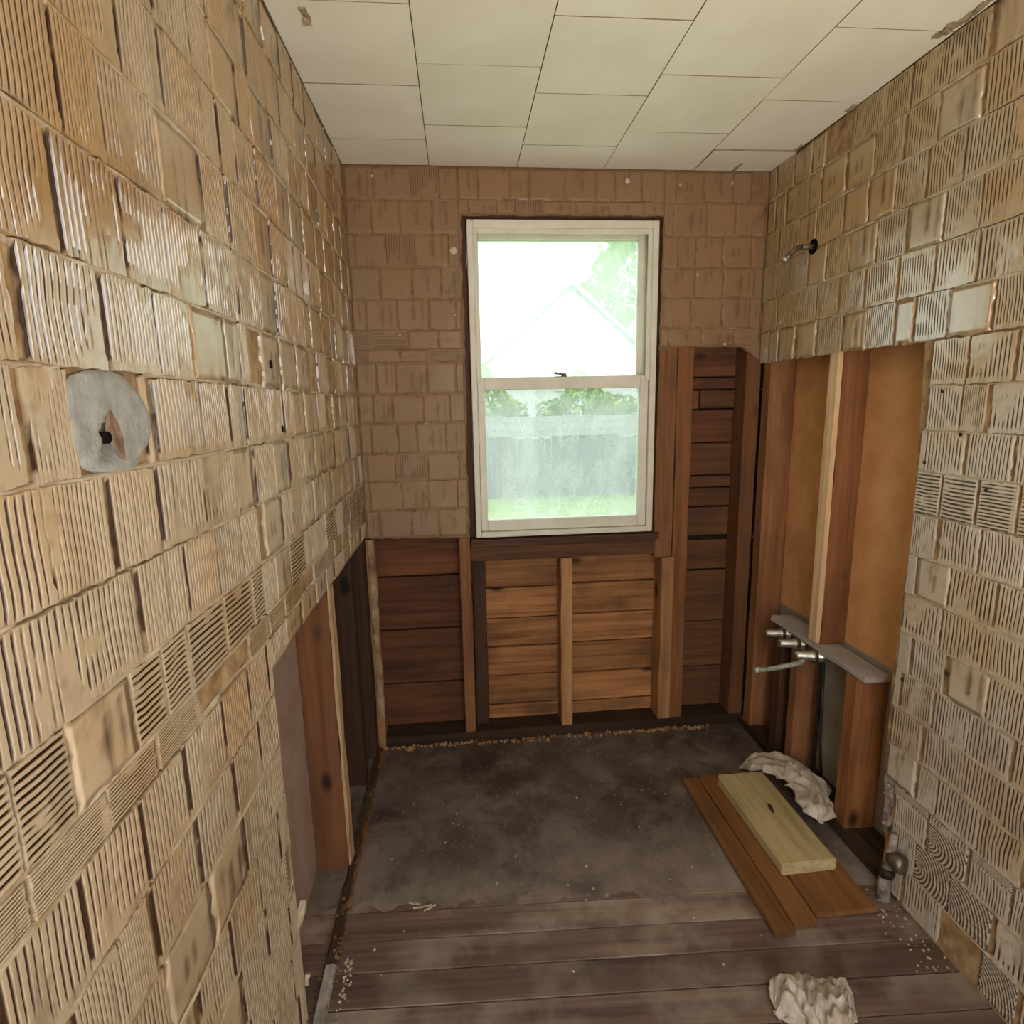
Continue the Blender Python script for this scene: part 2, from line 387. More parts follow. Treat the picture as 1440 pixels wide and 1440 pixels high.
def patch_mesh(kind, seed, mat, amp=.0036):
    rng = np.random.RandomState(seed)
    if kind in 'VH':
        nr = rng.randint(10, 14); cols = []; hs = []
        for k in range(nr):
            w = 1/nr; g0 = k*w
            gw = w*rng.uniform(.34, .50); lowh = rng.uniform(0, .14)
            cols += [g0+w*.02, g0+gw*.72, g0+gw, g0+w*.62, g0+w*.96]; hs += [lowh, lowh*.6, (th := rng.uniform(.86, 1)), th+.02, th-.01]
        cols.append(1.0); hs.append(.9)
        cols = np.array(cols)-.5; hs = np.array(hs)
        ny = 13; vv = np.linspace(-.5, .5, ny)
        X, Y = np.meshgrid(cols, vv); Hh = np.tile(hs, (ny, 1))
        sm = fbm(X*2.2+seed*3.7, Y*2.2, seed, 2)
        m = np.clip((sm-rng.uniform(.52, .68))*7, 0, 1)
        top = .5-rng.uniform(.01, .09); bot = -.5+rng.uniform(.01, .11)
        m = np.maximum(m, (Y > top)*.9); m = np.maximum(m, (Y < bot)*.9)
        Hh = Hh*(1-m)+m*(.72+.22*fbm(X*6, Y*6, seed+5, 2))
        X = X+(fbm(X*0+seed, Y*1.7, seed+2, 2)-.5)*.07*(1-4*X*X)
        e = fbm(Y*7+9, X*0+seed, seed+8, 2)
        X[:, 0] += (e[:, 0]-.5)*.06; X[:, -1] += (fbm(Y*7+3, X*0+seed, seed+9, 2)[:, 0]-.5)*.08
        Y[0] += (fbm(X*7, Y*0+seed, seed+11, 2)[0]-.5)*.04; Y[-1] += (fbm(X*7, Y*0+seed, seed+12, 2)[-1]-.5)*.04
        Z = Hh*amp+fbm(X*1.6, Y*1.6, seed+20, 2)*.0012
        T = np.clip(Hh*(1+(fbm(X*9, Y*9, seed+30, 2)-.5)*.35), 0, 1)
        if kind == 'H':
            X, Y, Z, T = Y.T[:, ::-1].copy(), X.T[:, ::-1].copy(), Z.T[:, ::-1].copy(), T.T[:, ::-1].copy()
            X = -X if X[0, 0] > X[0, -1] else X
        return finish_patch('adhesive_patch', X, Y, Z, T, mat, True)
    if kind == 'S':       # swept arcs of the notched trowel
        n = 34; a = np.linspace(-.5, .5, n); X, Y = np.meshgrid(a, a)
        cx, cy = rng.uniform(-.9, -.4), rng.uniform(-.6, .0)
        r = np.hypot(X-cx, Y-cy); ph = r*11+fbm(X*2, Y*2, seed, 2)*.8
        Hh = np.clip(.55+.8*np.sin(ph*2*math.pi), 0, 1)
        Z = Hh*amp; T = np.clip(Hh+.1, 0, 1)
        return finish_patch('adhesive_patch', X, Y, Z, T, mat)
    n = 12; a = np.linspace(-.5, .5, n); X, Y = np.meshgrid(a, a)      # smeared flat
    Hh = .62+.38*fbm(X*1.8, Y*1.8, seed, 3); lines = (np.sin(X*2*math.pi*rng.randint(4, 6)) > .82)*(fbm(X*2, Y*2, seed+4, 2) > .5)
    Hh = Hh-lines*.28
    X = X.copy(); Y = Y.copy()
    X[:, 0] += (fbm(Y*6, X, seed, 2)[:, 0]-.5)*.2; X[:, -1] += (fbm(Y*6+4, X, seed, 2)[:, -1]-.5)*.2; Y[0] += (fbm(X*6, Y, seed+1, 2)[0]-.5)*.14; Y[-1] += (fbm(X*6+4, Y, seed+2, 2)[-1]-.5)*.14
    T = np.clip(Hh+.08+(fbm(X*5, Y*5, seed+30, 3)-.5)*.5, 0, 1)
    return finish_patch('adhesive_patch', X, Y, Hh*amp, T, mat)

def family(mat, amp):
    return {'V': [patch_mesh('V', 10+i, mat, amp) for i in range(14)], 'H': [patch_mesh('H', 60+i, mat, amp) for i in range(6)],
            'S': [patch_mesh('S', 90+i, mat, amp) for i in range(4)], 'F': [patch_mesh('F', 120+i, mat, amp*.9) for i in range(9)]}

def wall_patches(wall, frame, rows, span, rects, fam, pick, cap=300, pitch=.107, gap=(.001, .016), skip=None, inview=None, seed=1, joint=None, joint_h=.005):
    """frame(u, z, d) -> (location, matrix3); u runs along the wall. rows: list of z edges, top first"""
    rnd = random.Random(seed)
    cells = []
    for ri in range(len(rows)-1):
        z1, z0 = rows[ri], rows[ri+1]
        u = span[0]-rnd.uniform(0, pitch)
        while u < span[1]:
            w = pitch*rnd.choice((.62, .9, .96, 1.0, 1.04, 1.1, 1.18)); g = rnd.uniform(*gap)
            a, b = u, u+w-g; u += w
            for (ra, rb, rz0, rz1) in rects:
                aa, bb = max(a, ra), min(b, rb); zz0, zz1 = max(z0+.002, rz0), min(z1-.002, rz1)
                if bb-aa < .009 or zz1-zz0 < .012: continue
                if skip and skip(aa, bb, zz0, zz1): continue
                k = pick((aa+bb)/2, (zz0+zz1)/2, z1-z0, rnd)
                if k: cells.append((aa, bb, zz0, zz1, k, rnd.randrange(1000), rnd.random()))
    near = [c for c in cells if inview is None or inview((c[0]+c[1])/2, (c[2]+c[3])/2)]
    rest = [c for c in cells if c not in near]
    if len(near) > cap: near.sort(key=lambda c: c[0]); rest += near[cap:]; near = near[:cap]
    def xf(c):
        aa, bb, z0, z1, k, ix, fl = c
        R3, loc = frame((aa+bb)/2, (z0+z1)/2, 0)
        S = Matrix.Diagonal((bb-aa, (z1-z0), 1.0))
        return Matrix.Translation(loc) @ (R3 @ Matrix.Rotation((fl-.5)*.016, 3, 'Z') @ S).to_4x4(), fam[k][ix % len(fam[k])]
    for c in near:
        mw, me = xf(c); o = ob('adhesive_patch', me, wall); o.matrix_local = mw
    if rest:
        vs_, fs_, ts_ = [], [], []; base = 0
        for c in rest:
            mw, me = xf(c); n = len(me.vertices)
            co = np.empty(n*3); me.vertices.foreach_get('co', co); co = co.reshape(-1, 3)
            A = np.array(mw); vs_.append(co @ A[:3, :3].T + A[:3, 3])
            t = np.empty(n, dtype=np.float32); me.attributes['thick'].data.foreach_get('value', t); ts_.append(t)
            fs_ += [tuple(i+base for i in p.vertices) for p in me.polygons]; base += n
        o = ob('adhesive_field', mesh_np('adhesive_field', np.concatenate(vs_), fs_, fam['V'][0].materials[0], False, {'thick': np.concatenate(ts_)}), wall)
        o['kind'] = 'stuff'
    if joint:
        for ri in range(1, len(rows)-1):
            z = rows[ri]
            for (ra, rb, rz0, rz1) in rects:
                if not (rz0+.02 < z < rz1+.001) or z > H-.02: continue
                n = int((rb-ra)/.012); 
                if n < 4: continue
                uu_ = np.linspace(ra+.004, rb-.004, n)
                h = fbm(uu_*9, uu_*0+ri*5.3, seed+ri, 3); hh = np.clip((h-.42)*5, -.6, 1)
                if skip: hh = np.array([-.6 if skip(u_-.001, u_+.001, z-.002, z+.002) else q for u_, q in zip(uu_, hh)])
                zz = z+(fbm(uu_*5, uu_*0+ri, seed+50+ri, 2)-.5)*.005
                wd = .0017+.0016*fbm(uu_*14, uu_*0, seed+ri+9, 2)
                prof = [(-1.6, -.8), (-.8, .6), (0, 1), (.8, .6), (1.6, -.8)]
                v = []
                for (pz, ph) in prof:
                    for i in range(n):
                        R3, loc = frame(uu_[i], zz[i]+pz*wd[i], 0)
                        v.append(loc+R3 @ Vector((0, 0, joint_h*(hh[i]*ph if hh[i] > 0 else -.5))))
                f = grid_faces(n, 5)
                ob('joint_ridge', mesh_np('joint_ridge', v, f, joint, True), wall)
    return near

# ------------------------------------------------------------------ structure: walls
Y0 = -0.5
def fr_left(u, z, d): return Matrix(((0, 0, 1), (1, 0, 0), (0, 1, 0))), Vector((d, u, z))
def fr_right(u, z, d): return Matrix(((0, 0, -1), (-1, 0, 0), (0, 1, 0))), Vector((W-d, u, z))
def fr_back(u, z, d): return Matrix(((1, 0, 0), (0, 0, -1), (0, 1, 0))), Vector((u, D-d, z))

# left wall -----------------------------------------------------------------
wl = empty('wall_left'); tag(wl, 'left wall with cream combed tile adhesive and a cut opening at its foot', 'wall', kind='structure')
out = [(Y0, 0), (1.03, 0)]+ragged((1.025, 0.0), (1.05, .55), .008, seed=1)+ragged((1.05, .55), (1.043, .874), .006, seed=2)
out += ragged((1.043, .874), (2.125, .876), .003, seed=3)+[(2.125, .876), (D+.02, .876), (D+.02, H), (Y0, H)]
slab('plaster', out, lambda a, b, d: (-.003-d, a, b), .016, M['substrate'], wl)
ROWS = [2.15, 2.045, 1.934, 1.827, 1.718, 1.605, 1.493, 1.390, 1.288, 1.183, 1.077]
ROWS_L = ROWS+[.985, .938, .832, .727, .622, .517, .412, .307, .202, .097, 0.0]
FAM_L = family(M['adh'], .0027)
def pick_l(u, z, h, rnd):
    r = rnd.random()
    if .985 < z < 1.077: return 'H' if r < .62 else ('V' if r < .85 else 'F')
    if .938 < z < .985: return 'H' if r < .8 else None
    if r < .02: return None
    if u > 1.35: return 'F' if r < .62 else 'V'
    if u > .95 and z > .9: return 'F' if r < .42 else 'V'
    if z < .7: return 'S' if r > .97 else ('F' if r < .16 else 'V')
    return 'F' if r < .16 else 'V'
def skip_l(a, b, z0, z1):
    return b > .574 and a < .712 and z1 > 1.29 and z0 < 1.388
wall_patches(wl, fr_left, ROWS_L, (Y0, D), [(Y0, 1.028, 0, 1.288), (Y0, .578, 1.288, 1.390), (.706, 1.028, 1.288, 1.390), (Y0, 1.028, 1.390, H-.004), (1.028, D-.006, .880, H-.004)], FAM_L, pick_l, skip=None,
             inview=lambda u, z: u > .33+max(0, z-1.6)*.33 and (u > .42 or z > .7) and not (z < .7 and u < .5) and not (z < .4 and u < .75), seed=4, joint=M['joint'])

# cement patch with a hole
def cement_patch(parent):
    nr, na = 11, 36; v, f, = [(0, 0, 0)], []
    cy, cz = .642, 1.338
    def h(py, pz):
        base = .0025+.002*float(fbm(np.array(py*40), np.array(pz*40), 3, 3))
        return base
    v = []
    for r in range(nr):
        for a in range(na):
            an = 2*math.pi*a/na
            q = (r+.02)/(nr-1)
            e = 1+.03*math.sin(3*an+1)+.03*math.sin(5*an+2)+.04*(random.random()-.5)*(r == nr-1)
            py = math.cos(an)*.078*q*e; pz = math.sin(an)*.0555*q*e
            x = h(py, pz)-(.004 if r == nr-1 else 0)
            # wedge-shaped hollow below the middle
            ky, kz = py+.008, pz+.012
            if abs(ky) < .016 and -.026 < kz < .020-abs(ky)*.9: x -= .006
            v.append((x, cy+py, cz+pz))
    f = grid_faces(na, nr, True)+[tuple(range(na))]
    o = ob('cement_patch', mesh_np('cement_patch', v, f, M['cement'], True), parent)
    # brown mortar in the hollow and a black plug for the shade in the anchor hole
    pts = [(-.013, -.004), (-.004, .020), (.006, .006), (.012, -.010), (.011, -.030), (.002, -.022), (-.007, -.012)]
    n = len(pts)
    vv = [(.0055, cy-.002+a, cz-.006+b) for a, b in pts]+[(.003, cy-.002+a*1.25, cz-.006+b*1.2) for a, b in pts]+[(.0035, cy, cz-.010)]
    ff = [(i, (i+1) % n, n+(i+1) % n, n+i) for i in range(n)]+[(i, (i+1) % n, 2*n) for i in range(n)]
    ob('hollow', mesh_np('hollow', vv, ff, M['mortar_hole']), o)
    ob('anchor_hole', tube_mesh('anchor_hole', [(-.004, cy-.018, cz-.014), (.0062, cy-.018, cz-.014)], .0062, M['black'], 12), o)
    return o
cement_patch(wl)

# black blocks for the shade in small holes; loose chips, left wall
for (y, z, a, b) in [(1.185, 1.435, .004, .008), (1.22, 1.31, .003, .006)]:
    box('hole', (-.001, y-a, z-b), (.0058, y+a, z+b), M['black'], wl, .001)
for (y, z, s, rz) in [(1.045, .325, .030, .4), (1.05, .17, .012, .9)]:
    o = board('plaster_chip', (-.006, y-s*.8, z-s*.7), (.006, y+s*.8, z+s*.7), 1, M['joint'], wl, jit=.003); o.rotation_euler = (rz, .2, 0)

# cavity behind the left wall
CAV = .105
box('cavity_panel', (-CAV-.02, Y0, 0), (-CAV, D+.10, H), M['gyp_pink'], wl)
board('stud', (-CAV, 1.535, .0), (-.012, 1.583, .95), 2, M['stud_brown'], wl, cham=.002)
board('lit_stud_edge', (-.012, 1.537, .005), (-.004, 1.581, .90), 2, M['lit_stud_edge'], wl, jit=.002)
board('stud', (-CAV, 1.92, .0), (-.02, 1.97, .95), 2, M['stud_dark'], wl)
board('stud', (-CAV, .98, .0), (-.02, 1.024, .95), 2, M['stud_dark'], wl)
board('stud', (-.075, 2.085, .0), (-.004, 2.135, .95), 2, M['stud_dark'], wl)

# right wall ----------------------------------------------------------------
wr = empty('wall_right'); tag(wr, 'right wall with pale combed tile adhesive and a tall opening showing studs', 'wall', kind='structure')
out = [(Y0, 0), (1.27, 0)]+ragged((1.29, 0.0), (1.305, .28), .012, seed=11)+ragged((1.305, .28), (1.345, .34), .006, seed=12)
out += ragged((1.345, .34), (1.350, .61), .006, seed=13)+ragged((1.350, .61), (1.338, 1.06), .004, seed=14)+ragged((1.338, 1.06), (1.362, 1.480), .004, seed=15)
out += ragged((1.362, 1.480), (2.10, 1.494), .004, seed=16)+[(2.10, 1.492), (D+.02, 1.500), (D+.02, H), (Y0, H)]
slab('plaster', out, lambda a, b, d: (W+.003+d, a, b), .016, M['substrate'], wr)
ROWS_R = [2.15, 2.045, 1.932, 1.817, 1.703, 1.592, 1.482, 1.374, 1.268, 1.168, 1.062, .955, .850, .745, .640, .535, .430, .325, .220, .115, .01]
FAM_R = family(M['adh_right'], .0025)
def pick_r(u, z, h, rnd):
    r = rnd.random()
    if 1.062 < z < 1.168: return 'H' if r < .9 else 'V'
    if r < .02: return None
    if u > 1.55: return 'F' if r < .5 else 'V'
    if z > 1.45: return 'F' if r < .28 else 'V'
    if z < .32: return 'S' if r < .35 else 'V'
    return 'F' if r < .12 else 'V'
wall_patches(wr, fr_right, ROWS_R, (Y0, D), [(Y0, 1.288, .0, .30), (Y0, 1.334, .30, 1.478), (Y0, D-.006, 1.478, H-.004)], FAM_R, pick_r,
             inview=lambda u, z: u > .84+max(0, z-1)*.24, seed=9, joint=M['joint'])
for (y, z) in [(1.222, 1.262), (1.315, 1.19), (1.14, 1.146), (1.285, 1.36), (1.18, .70), (1.09, 1.50), (1.31, .62)]:
    ob('nail', tube_mesh('nail', [(W, y, z), (W-.005, y, z), (W-.0065, y, z)], [.004, .0045, .002], M['iron'], 8), wr)
# cavity behind the right wall
X1 = W+.105
box('cavity_panel', (X1, Y0, .56), (X1+.02, D+.10, H), M['fiber'], wr)
box('lower_panel', (X1, Y0, 0), (X1+.02, D+.10, .56), M['gyp_grey'], wr)
board('stud', (W+.021, 1.686, .556), (X1, 1.734, 1.56), 2, M['stud_red'], wr, cham=.002)
board('lit_stud_edge', (W+.004, 1.688, .558), (W+.021, 1.733, 1.487), 2, M['lit_stud_edge'], wr, jit=.001)
board('stud', (W+.004, 1.480, .035), (X1, 1.532, .532), 2, M['stud_red'], wr, jit=.003, cham=.004)
board('stud', (W+.004, 2.07, .035), (X1, 2.125, 1.56), 2, M['stud_z'], wr)
board('stud', (W+.010, 1.885, .035), (X1, 1.935, .530), 2, M['stud_dark'], wr)
board('stud', (W+.010, 1.785, .035), (X1, 1.828, .530), 2, M['stud_z'], wr)
board('stud', (W+.022, 1.300, .035), (X1, 1.338, 1.56), 2, M['fiber'], wr)
board('sole_plate', (W-.002, 1.25, 0), (X1, D+.02, .035), 1, M['plate_y'], wr)
board('blocking', (W+.004, 1.455, .534), (W+.088, 1.96, .553), 1, M['grey_board'], wr, jit=.003)

# back wall -----------------------------------------------------------------
wb = empty('wall_back'); tag(wb, 'back wall with brown adhesive above and bare studs and boards below', 'wall', kind='structure')
WX0, WX1, WZ0, WZ1 = .412, 1.098, .853, 1.982
out = [(-.0, .866)]+ragged((0, .866), (.388, .856), .003, seed=21)+ragged((.388, .856), (.394, 1.995), .007, seed=22)
out += ragged((.394, 1.995), (1.112, 1.998), .005, seed=23)+ragged((1.112, 1.998), (1.109, 1.535), .006, seed=24)
out += ragged((1.109, 1.535), (1.19, 1.548), .003, seed=25)+ragged((1.19, 1.548), (1.425, 1.546), .004, seed=26)+ragged((1.425, 1.546), (1.49, 1.50), .006, seed=27)
out += [(1.49, 1.50), (W, 1.50), (W, H), (0, H)]
slab('plaster', out, lambda a, b, d: (a, D+.0003+d, b), .018, M['substrate_back'], wb)
ROWS_B = [2.15, 2.045, 1.934, 1.827, 1.722, 1.615, 1.549, 1.505, 1.394, 1.291, 1.180, 1.078, .968, .862]
FAM_B = family(M['adh_back'], .0007)
def pick_b(u, z, h, rnd):
    r = rnd.random()
    if h < .07: return 'H' if r < .5 else 'F'
    return 'V' if r < .10 else 'F'
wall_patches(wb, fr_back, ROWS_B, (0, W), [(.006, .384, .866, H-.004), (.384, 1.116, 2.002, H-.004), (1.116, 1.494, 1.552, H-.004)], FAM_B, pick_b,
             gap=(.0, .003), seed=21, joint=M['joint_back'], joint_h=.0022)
for (x, z, r) in [(.10, 2.115, .005), (.365, 1.88, .014), (.36, 1.665, .005), (.165, 1.60, .005), (.245, 1.29, .004), (.98, 2.11, .010), (1.17, 2.10, .005), (1.36, 2.108, .006), (1.245, 1.80, .005), (1.36, 1.555, .006)]:
    ob('spackle_spot', tube_mesh('spackle_spot', [(x, D, z), (x, D-.0040, z), (x, D-.0052, z)], [r, r*.9, r*.5], M['crumb_pale'], 9), wb)
# dark strip of timber round the window opening
for (lo, hi, ax) in [((.352, D+.022, .85), (.410, D+.10, 2.05), 2), ((1.100, D+.022, 1.52), (1.15, D+.10, 2.05), 2)]:
    board('trimmer', lo, hi, ax, M['stud_dark'], wb)
board('header', (.40, D+.022, 1.984), (1.11, D+.10, 2.08), 0, M['sill_wood'], wb)
board('rough_sill', (.392, D-.012, .818), (1.125, D+.10, .846), 0, M['sill_wood'], wb, jit=.003)
board('sill_plate', (.388, D+.010, .758), (1.145, D+.10, .816), 0, M['plank_low'], wb)
# studs
board('stud', (.345, D+.004, .045), (.387, D+.10, .852), 2, M['stud_z'], wb)
board('stud', (.392, D+.060, .045), (.445, D+.10, .756), 2, M['stud_dark'], wb)
board('stud', (.739, D+.004, .045), (.786, D+.10, .756), 2, M['stud_light'], wb)
board('stud', (1.146, D+.004, .045), (1.196, D+.10, .742), 2, M['stud_light'], wb)
board('trimmer', (1.112, D+.006, .745), (1.184, D+.10, 1.56), 2, M['stud_z'], wb)
board('stud', (1.188, D+.010, .045), (1.250, D+.10, 1.60), 2, M['stud_red'], wb)
board('stud', (1.455, D+.006, .045), (1.512, D+.10, 1.60), 2, M['stud_brown'], wb)
board('plaster_remnant', (.004, D-.012, .14), (.028, D+.010, .862), 2, M['remnant'], wb, jit=.0035, cham=.003, seg=34)
board('lath', (-.004, D-.004, .0), (.026, D+.05, .862), 2, M['stud_light'], wb, jit=.003)
board('bottom_plate', (-.09, D+.002, 0), (W+.10, D+.10, .045), 0, M['plate_x'], wb)
# sheathing boards, one by one
YB = D+.101
def sheath(x0, x1, zs, mat):
    for k in range(len(zs)-1):
        dz = .0025; t = random.uniform(-.003, .003)
        board('sheathing_board', (x0, YB+t, zs[k+1]+dz), (x1, YB+.022+t, zs[k]-dz), 0, mat if not isinstance(mat, list) else mat[k % len(mat)], wb, jit=.001, cham=.003, seg=3)
sheath(-.09, .372, [.90, .683, .458, .225, .0], M['plank_dark'])
sheath(.376, .760, [.80, .746, .617, .486, .361, .234, .104, .0], M['plank_mid'])
sheath(.764, 1.21, [.80, .741, .623, .489, .363, .227, .096, .0], M['plank_mid'])
sheath(1.215, 1.60, [1.62, 1.441, 1.392], M['plank_dark'])
sheath(1.215, 1.312, [1.392, 1.317], M['plank_dark'])
sheath(1.316, 1.60, [1.392, 1.317], M['plank_low'])
sheath(1.215, 1.60, [1.317, 1.184, 1.051, 1.002, .922, .800], [M['plank_dark'], M['plank_low'], M['plank_low']])
sheath(1.215, 1.60, [.784, .654, .427, .22, .0], M['plank_low'])
# added dark skin behind the boards, stops light leaking through their gaps
for (x0, x1, z0, z1) in [(-.14, .405, -.05, H+.1), (1.105, W+.14, -.05, H+.1), (.405, 1.105, -.05, .85), (.405, 1.105, 1.985, H+.1)]:
    box('leak_stop_skin', (x0, YB+.028, z0), (x1, YB+.05, z1), M['outer'], wb)

# unseen rear wall with doorway, added to cut light from behind ---------------------
wq = empty('wall_rear'); tag(wq, 'unseen rear wall with an open doorway, added to cut light from behind', 'wall', kind='structure')
for (x0, x1, z0, z1) in [(-.12, .20, 0, H), (1.0, W+.12, 0, H), (.20, 1.0, 2.0, H)]:
    box('rear_panel', (x0, Y0-.05, z0), (x1, Y0-.002, z1), M['substrate'], wq)

# window ---------------------------------------------------------------------
wn = empty('window_1', ((WX0+WX1)/2, D, WZ0)); tag(wn, 'cream wooden double hung sash window with hazy glass', 'window', kind='structure')
def wbox(name, lo, hi, mat, parent, bev=.003):
    o = box(name, lo, hi, mat, None, bev); o.parent = parent
    p = parent
    off = Vector((0, 0, 0))
    while p is not None: off += p.location; p = p.parent
    o.location = o.location-off
    return o
wf = empty('frame', (0, 0, 0), wn)
wbox('jamb', (WX0, D-.006, WZ0), (.433, D+.148, WZ1), M['white'], wf)
wbox('jamb', (1.075, D-.006, WZ0), (WX1, D+.148, WZ1), M['white'], wf)
wbox('head', (.433, D-.006, 1.955), (1.075, D+.148, WZ1), M['white'], wf)
wbox('sill', (.433, D-.006, WZ0), (1.075, D+.160, .874), M['white'], wf)
wbox('stop', (.433, D-.003, 1.43), (.446, D+.007, 1.955), M['white'], wf, .002)
wbox('stop', (1.060, D-.003, 1.43), (1.075, D+.007, 1.955), M['white'], wf, .002)
wbox('stop', (.446, D-.003, 1.938), (1.060, D+.007, 1.955), M['white'], wf, .002)
def sash(name, y0, y1, xl, xr, zb, zt, sl, sr, rb, rt, gm):
    s = empty(name, (0, 0, 0), wn)
    wbox('stile', (xl, y0, zb), (xl+sl, y1, zt), M['white'], s)
    wbox('stile', (xr-sr, y0, zb), (xr, y1, zt), M['white'], s)
    wbox('rail', (xl+sl, y0, zb), (xr-sr, y1, zb+rb), M['white'], s)
    wbox('rail', (xl+sl, y0, zt-rt), (xr-sr, y1, zt), M['white'], s)
    ym = (y0+y1)/2
    wbox('pane', (xl+sl, ym-.0015, zb+rb), (xr-sr, ym+.0015, zt-rt), gm, s, 0)
    return s
sash('upper_sash', D+.046, D+.080, .434, 1.074, 1.405, 1.954, .018, .034, .045, .024, M['glass_up'])
ls = sash('lower_sash', D+.008, D+.043, .434, 1.074, .875, 1.447, .025, .031, .041, .043, M['glass_lo'])
lk = empty('sash_lock', (0, 0, 0), wn)
wbox('lock_plate', (.722, D+.014, 1.4465), (.768, D+.036, 1.4495), M['brass'], lk, .001)
lo_ = tube_mesh('cam', [(0, 0, 0), (.0, .0, .010), (.0, .0, .012)], [.010, .009, .004], M['brass'], 12)
ob('cam', lo_, lk, Vector((.757, D+.025, 1.449))-wn.location)
ob('lever', tube_mesh('lever', [(0, 0, 0), (-.018, -.004, .003), (-.034, -.006, .006)], [.004, .0035, .005], M['brass'], 8), lk, Vector((.755, D+.025, 1.456))-wn.location)

# floor -----------------------------------------------------------------------
fl = empty('floor'); tag(fl, 'worn plank floor, its far half under a dusty black underlay', 'floor', kind='structure')
box('subfloor', (-.14, -1.6, -.05), (W+.14, D+.12, -.024), M['plate_x'], fl)
ang = -.045
pw = .086
for k in range(-2, 34):
    yc = 1.30-k*pw
    if yc < -1.4: break
    lo, hi = (-.98, -pw/2+.0012, -.022), (.98, pw/2-.0012, .0)
    o = board('floor_plank', lo, hi, 0, M['floor'], fl, jit=.0008, cham=.0015, seg=6)
    o.location = Vector((W/2, yc, -.011)); o.rotation_euler = (0, 0, ang)
e = ragged((-.105, 1.40), (.40, 1.375), .03, seed=31)+ragged((.40, 1.375), (1.11, 1.325), .04, seed=32)+[(1.62, 1.30), (1.62, D+.1), (-.105, D+.1)]
slab('underlay_sheet', e, lambda a, b, d: (a, b, .0007-d), .023, M['sheet'], fl)

# ceiling ---------------------------------------------------------------------
ce = empty('ceiling'); tag(ce, 'ceiling of staggered cream square tiles', 'ceiling', kind='structure')
box('ceiling_deck', (-.14, Y0, H+.012), (W+.14, D+.14, H+.05), M['ceil_dark'], ce)
T = .305
colx = [-.013, .292, .591, .893, 1.215, W-.002]
offy = [1.955, 1.856, 1.972, 1.870, 1.975]
def tile(x0, x1, y0, y1, drop=0.0, tilt=0.0):
    g = .0012
    bm = bmesh.new(); bmesh.ops.create_cube(bm, size=1)
    sx, sy, sz = x1-x0-2*g, y1-y0-2*g, .012
    for v in bm.verts: v.co = Vector((v.co.x*sx, v.co.y*sy, v.co.z*sz))
    bm.normal_update()
    for q in bm.faces: q.material_index = 1 if abs(q.normal.z) < .3 else 0
    me = bpy.data.meshes.new('ceiling_tile'); bm.to_mesh(me); bm.free(); me.materials.append(M['ceil']); me.materials.append(M['torn'])
    o = ob('ceiling_tile', me, ce, ((x0+x1)/2, (y0+y1)/2, H+.006-drop)); o.rotation_euler = (random.uniform(-.003, .003)+tilt, random.uniform(-.003, .003), 0)
    return o
for c in range(5):
    x0, x1 = max(colx[c], .003), colx[c+1]
    ys = [D-.003, offy[c]]
    while ys[-1] > Y0: ys.append(ys[-1]-T)
    for k in range(len(ys)-1):
        last = (c == 4 and k == 0)
        tile(x0, x1, max(ys[k+1], Y0), ys[k], .004 if last else random.uniform(0, .0012), .02 if last else 0)
# torn edges with bare brown core along the right and left ceiling edges
for (x, y, l, w) in [(1.478, 1.318, .05, .006), (1.470, 1.36, .028, .010), (1.482, 1.245, .06, .005), (1.487, 1.70, .02, .005), (1.488, 1.95, .02, .004), (.075, 1.395, .028, .007), (1.36, 2.135, .06, .006)]:
    board('torn_edge', (x-w, y-l, H-.004), (x+w, y+l, H+.003), 1, M['torn'], ce, jit=.004, cham=.001, seg=6)

# left floor strip and white trim ----------------------------------------------
tr = empty('trim_1'); tag(tr, 'crumbling dark floor strip along the left opening', 'trim', kind='structure')
board('strip', (-.012, 1.20, .0), (.012, D-.02, .012), 1, M['plate_y'], tr, jit=.004, seg=30)
board('edge_strip', (.008, 1.40, .002), (.017, D-.02, .010), 1, M['strip'], tr, jit=.003, seg=30)
tr2 = board('trim_2', (-.010, .55, .001), (.014, 1.215, .022), 1, M['trimw'], None, jit=.003, seg=10)
tag(tr2, 'scuffed white painted strip on the floor beside the left wall', 'trim', kind='structure')

# ------------------------------------------------------------------ loose things
# shower arm
sa = empty('shower_arm', (W, 1.848, 1.822)); tag(sa, 'bare bent metal shower pipe sticking out of the right wall', 'pipe')
pts = [(.02, 0, 0), (-.02, 0, .0), (-.038, 0, -.001)]
BE = math.radians(44)
for k in range(9):
    a = k/8*BE
    pts.append((-.042-.03*math.sin(a), .004, -.002-.03*(1-math.cos(a))))
l = Vector(pts[-1]); d_ = Vector((-math.cos(BE), .0, -math.sin(BE)))
pts += [tuple(l+d_*.02), tuple(l+d_*.040)]
ob('pipe', tube_mesh('pipe', pts, .0085, M['brass'], 14), sa)
ob('threaded_tip', tube_mesh('threaded_tip', [l+d_*.034, l+d_*.036, l+d_*.046, l+d_*.047], [.008, .0105, .0105, .006], M['chrome'], 12), sa)
ob('wall_hole', tube_mesh('wall_hole', [(.004, 0, .0), (-.0055, 0, 0), (-.0062, 0, 0)], [.024, .0225, .018], M['black'], 16), sa)

